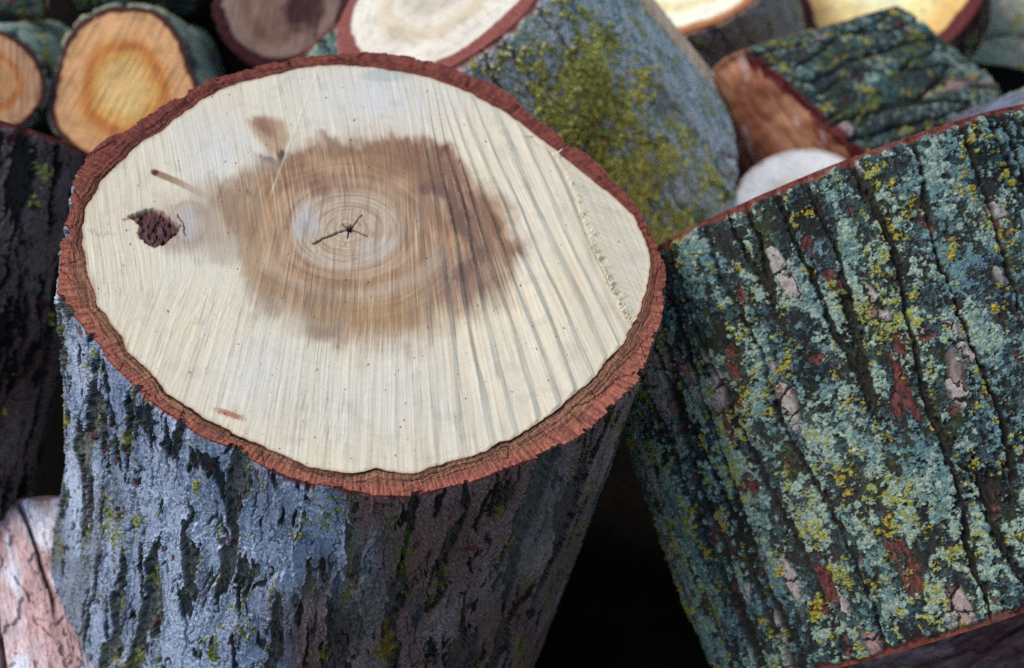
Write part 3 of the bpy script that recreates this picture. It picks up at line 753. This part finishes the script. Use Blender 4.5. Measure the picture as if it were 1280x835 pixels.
build_log('peeled_log', 'pinkish log without bark, cracked lengthwise, in the bottom left corner', at(22, 690, 0.96), cv(0.30, -0.60, -0.50), 0.26, 0.062, 'peeled', P_PEEL,
          dict(W_PALE, rim=srgb(180, 130, 110), sap=srgb(190, 150, 130)), 53, nth=560, ns=500)
P_MOSS = dict(P_LICH, base=srgb(84, 88, 76), base2=srgb(60, 66, 54), dens=0.35, pal=[OLIVE, DTEAL, MINT, YG], lcell=0.005)
build_log('moss_log', 'mossy log poking into the very corner at the upper left', at(-60, -48, 1.36), cv(0.96, 0.05, 0.25), 0.085, 0.050, 'lichen', P_MOSS, W_RED, 55, nth=240, ns=120)
build_log('moss_log', 'mossy log above the whole orange sawn end, only its underside in view', at(84, -52, 1.40), cv(0.96, 0.05, 0.25), 0.125, 0.050, 'lichen', P_MOSS, W_RED, 57, nth=240, ns=140)

W_SUN = dict(sun=1, heart=srgb(236, 222, 178), mid=srgb(240, 230, 190), ring=srgb(236, 214, 150), sap=srgb(240, 232, 200), rim=srgb(196, 124, 74), rimw=0.10)  # sunlight is put into the cream and yellow of these ends
build_log('pale_log', 'log with a sawn top tinted sunlit cream and lilac grey bark spotted with yellow lichen', at(862, -34, 1.50), cv(0.33, -0.62, 0.70), 0.30, 0.100, 'lichen',
          dict(P_MOSSY, patch=[], base=srgb(170, 150, 144), base2=srgb(146, 128, 128), dens=0.1, pal=[GREY, srgb(190, 170, 150), YG]), W_SUN, 61, nth=360, ns=260)
build_log('yellow_log', 'log with a yellow sawn end tinted as if sunlit and thick dark red bark at the top edge', at(1108, -34, 1.55), cv(0.28, -0.30, 0.90), 0.09, 0.112, 'plates',
          dict(P_GREY, base=srgb(90, 50, 46), base2=srgb(60, 36, 36)), dict(W_SUN, heart=srgb(252, 240, 190), mid=srgb(250, 234, 170), ring=srgb(246, 220, 140), sap=srgb(236, 190, 110), rim=srgb(104, 34, 32), rimw=0.14), 63, nth=320, ns=160, nface=90)
build_log('banded_log', 'pale green and cream banded bark log at the upper right corner', at(1150, 88, 1.76), cv(0.95, -0.10, -0.20), 0.32, 0.128, 'lichen',
          dict(P_PALEL, base=srgb(226, 208, 176), base2=srgb(204, 204, 176), fineK=0.2, dens=0.3, pal=[MINT, srgb(190, 196, 160), srgb(206, 190, 160)]), W_PALE, 65, nth=300, ns=260)
build_log('grey_branch', 'thin grey weathered branch resting behind the lichen crusted log at the right edge', at(1200, 192, 1.12), cv(0.84, 0.36, 0.2), 0.22, 0.026, 'plates',
          dict(P_GREY, base=srgb(120, 124, 134), base2=srgb(96, 92, 98)), W_RED, 67, nth=240, ns=260, cat='branch', group=None)
build_log('white_log', 'log end with a rounded white sawn face in the hollow behind the lichen crusted log', at(1003, 264, 1.13), cv(0.05, -0.50, 0.86), 0.22, 0.061, 'plates',
          dict(P_GREY, base=srgb(110, 80, 72), base2=srgb(86, 60, 54)), dict(W_PALE, heart=srgb(196, 190, 186), mid=srgb(222, 216, 206), ring=srgb(214, 204, 190), sap=srgb(226, 222, 214), rim=srgb(206, 190, 172), rimw=0.05,
               blots=[(0.0, 0.0, 0.016, srgb(176, 170, 176)), (0.03, -0.01, 0.016, srgb(196, 172, 140)), (-0.03, -0.015, 0.014, srgb(200, 178, 150)), (0.01, -0.035, 0.012, srgb(190, 160, 130))]), 69, nth=320, ns=200, nface=110)
build_log('shaded_log', 'dim pinkish brown log below the lichen crusted log in the bottom right corner', at(1090, 935, 0.93), cv(0.90, 0.38, 0.10), 0.22, 0.060, 'peeled',
          dict(P_PEEL, base=srgb(110, 80, 78), base2=srgb(70, 54, 54), pale=srgb(150, 130, 130)), W_RED, 71, nth=360, ns=300)
build_log('buried_log', 'dark log barely seen deep in the gap between the two big logs', at(700, 860, 1.16), cv(0.55, 0.75, 0.35), 0.30, 0.06, 'plates', P_DARK, W_RED, 73, nth=240, ns=200)

# split pieces: an end outline extruded along the grain
def build_split(name, label, px, barked, depth, a, L, bp, style, face, side, rimc, seed, n=420, ns=260, group='split firewood pieces', rim_px=9):
    a = a / np.linalg.norm(a)
    px = np.array(px, float); cen = px.mean(0)
    O = at(cen[0], cen[1], depth)
    e1 = RT - a * (RT @ a); e1 /= np.linalg.norm(e1); e2 = np.cross(a, e1)
    r = ray(px[:, 0], px[:, 1]); t = ((O - CAM) @ a) / (r @ a)
    d = CAM + r * t[:, None] - O
    uv = np.stack([d @ e1, d @ e2], -1)
    m = len(uv); seg = np.linalg.norm(np.roll(uv, -1, 0) - uv, axis=1); cum = np.concatenate([[0], np.cumsum(seg)])
    q = np.linspace(0, cum[-1], n, endpoint=False)
    cu = np.interp(q, cum, np.append(uv[:, 0], uv[0, 0])); cvv = np.interp(q, cum, np.append(uv[:, 1], uv[0, 1]))
    k = np.exp(-np.linspace(-2, 2, 9) ** 2); k /= k.sum()
    sm = lambda z: sum(np.roll(z, i - 4) * k[i] for i in range(9))
    cu, cvv = sm(cu), sm(cvv)
    isb = np.zeros(n)
    for (b0, b1) in barked: isb[(q >= cum[b0]) & (q <= cum[b1])] = 1
    isb = sm(isb)
    tu = np.roll(cu, -1) - np.roll(cu, 1); tv = np.roll(cvv, -1) - np.roll(cvv, 1); ln = np.hypot(tu, tv) + 1e-9
    nu, nv = tv / ln, -tu / ln
    if (nu * cu + nv * cvv).mean() < 0: nu, nv = -nu, -nv
    s = np.linspace(0, L, ns)
    X, S = np.meshgrid(q, s)
    h, col = STY[style](X, S, seed, bp)
    fw = fbm(X * 300, S * 22, seed + 90, 3)
    B = np.broadcast_to(isb, X.shape)
    col = mix(side * (1 + 0.25 * fw)[..., None], col, B); h = h * B + 0.001 * fw * (1 - B)
    kk = 1 - ss(0.002, 0.005, S + 0.002 * fbm(X * 80, S * 80, seed + 91, 2)); col = mix(col, rimc, kk * 0.9 * B); h = h - 0.002 * kk * B
    U = cu + h * nu; V = cvv + h * nv
    P = O + S[..., None] * a + U[..., None] * e1 + V[..., None] * e2
    base = O + a * L * 0.5
    tt = thing(name, label, 'split log', base, group)
    ob = mesh_obj('bark', P.reshape(-1, 3), grid_quads(ns, n, True), col.reshape(-1, 3), M_LICHEN, tt, origin=base)
    for nm, sv, row in (('split_face', 0.0, 0), ('cut_face', L, -1)):
        R2 = np.linspace(0, 1, 90)
        uu = R2[:, None] * U[row][None, :]; vv = R2[:, None] * V[row][None, :]
        hh, fc = face(uu, vv, np.broadcast_to(R2[:, None], uu.shape), np.broadcast_to(isb, uu.shape), seed)
        hh = hh * (1 - ss(0.9, 1, R2))[:, None]
        PF = O + sv * a - a * hh[..., None] * (1 if sv == 0 else -1) + uu[..., None] * e1 + vv[..., None] * e2
        mesh_obj(nm, PF.reshape(-1, 3), grid_quads(90, n, True), fc.reshape(-1, 3), M_WOOD, tt, origin=base)
    return tt

def face_red(u, v, r, isb, seed):
    l = fbm(u * 26, v * 26, seed, 3); f = fbm((u * 0.7 - v * 0.7) * 160, (u * 0.7 + v * 0.7) * 20, seed + 2, 3)
    c = mix(srgb(196, 140, 106), srgb(150, 92, 68), ss(-0.35, 0.45, l + 0.3 * f))
    c = mix(c, srgb(196, 168, 166), ss(0.3, 0.6, fbm(u * 44, v * 24, seed + 5, 3)) * 0.7)
    c = mix(c, srgb(112, 50, 38), ss(0.0, 0.03, -v) * 0.0)
    c = c * (1 + 0.18 * f)[..., None]
    rm = ss(0.80, 0.87, r + 0.03 * f) * ss(0.3, 0.7, isb); c = mix(c, srgb(96, 34, 36) * (1 + 0.3 * f)[..., None], rm)
    return 0.004 * l + 0.001 * f, c

def face_pale(u, v, r, isb, seed):
    f = fbm(u * 240, v * 30, seed + 2, 3)
    c = mix(srgb(206, 186, 160), srgb(182, 156, 130), ss(-0.4, 0.4, f))
    return 0.0006 * f, c

build_split('split_log', 'split wedge with a smooth reddish inner face and dark mossy grooved bark',
            [(884, 92), (905, 72), (930, 61), (952, 76), (985, 104), (1020, 138), (1052, 166), (1078, 190), (1080, 215), (1040, 245), (960, 262), (890, 262), (878, 200), (876, 140)], [(2, 8)], 1.22,
            cv(0.72, 0.30, 0.62), 0.235, dict(P_LICH, base=srgb(52, 56, 52), base2=srgb(36, 38, 38), dens=-0.12, rg=0.0010, gd=0.004, fineK=0.8, gf=40, gs=6, pal=[DTEAL, MINT, DTEAL, OLIVE, OLIVE], lcell=0.0036, plate=0.3, redk=0.3), 'lichen', face_red, srgb(150, 100, 76), srgb(92, 34, 34), 81)
build_split('split_slab', 'thin pale slab of split wood leaning along the edge of the mossy grey log',
            [(788, -24), (806, -16), (852, 42), (894, 94), (900, 112), (890, 120), (838, 60)], [(3, 5)], 1.22,
            cv(-0.12, 0.10, 0.98), 0.12, dict(P_LICH, base=srgb(56, 52, 48), base2=srgb(34, 36, 34), dens=0.0), 'lichen', face_pale, srgb(196, 172, 146), srgb(130, 66, 50), 83, n=220, ns=80)
# ground
n = 260
gx = np.linspace(-1, 1, n); gx = np.sign(gx) * np.abs(gx) ** 3 * 30
X, Y = np.meshgrid(gx, gx)
Y = Y + 0.7
hz = 0.015 * fbm(X * 9, Y * 9, 901, 4) - 0.02 + 0.12 * np.exp(-((X + 0.28) / 0.28) ** 2 - ((Y - 1.30) / 0.20) ** 2)
cg = mix(srgb(26, 22, 19), srgb(17, 15, 13), ss(-0.4, 0.4, fbm(X * 14, Y * 14, 903, 4)))  # soil taken near black, putting the shade of the gaps into its colour
g = mesh_obj('ground', np.stack([X, Y, hz], -1).reshape(-1, 3), grid_quads(n, n), cg.reshape(-1, 3), M_SOIL)
g['kind'] = 'structure'

# ------------------------------------------------------------------ camera, light, render
cd = bpy.data.cameras.new('camera'); co = bpy.data.objects.new('camera', cd); C.objects.link(co)
co.location = CAM; co.rotation_euler = (math.pi / 2 - PITCH, 0, 0)
cd.lens = 50; cd.sensor_width = 36; cd.clip_start = 0.01; cd.clip_end = 500
cd.dof.use_dof = True; cd.dof.focus_distance = 0.69; cd.dof.aperture_fstop = 8.5
bpy.context.scene.camera = co

SUN_EL, SUN_AZ = math.radians(54), math.radians(-86)       # azimuth from +y towards +x
sd_ = np.array([math.sin(SUN_AZ) * math.cos(SUN_EL), math.cos(SUN_AZ) * math.cos(SUN_EL), math.sin(SUN_EL)])
sl = bpy.data.lights.new('sun', 'SUN'); sl.energy = 1.3; sl.angle = math.radians(22); sl.color = (1.0, 0.94, 0.86)
so = bpy.data.objects.new('sun', sl); C.objects.link(so)
so.rotation_euler = Vector(-sd_).to_track_quat('-Z', 'Y').to_euler(); so.location = (0, 0, 3)
w = bpy.data.worlds.new('World'); bpy.context.scene.world = w; w.use_nodes = True
nt = w.node_tree; bg = nt.nodes['Background']
sk = nt.nodes.new('ShaderNodeTexSky'); sk.sky_type = 'NISHITA'; sk.sun_disc = False
sk.sun_elevation = SUN_EL; sk.sun_rotation = SUN_AZ
nt.links.new(sk.outputs['Color'], bg.inputs['Color']); bg.inputs['Strength'].default_value = 0.15
sc = bpy.context.scene
sc.view_settings.view_transform = 'Standard'; sc.view_settings.look = 'None'
sc.view_settings.exposure = 0.68; sc.view_settings.gamma = 1.0
sc.render.engine = 'CYCLES'
sc.cycles.use_denoising = False
sc.cycles.max_bounces = 5
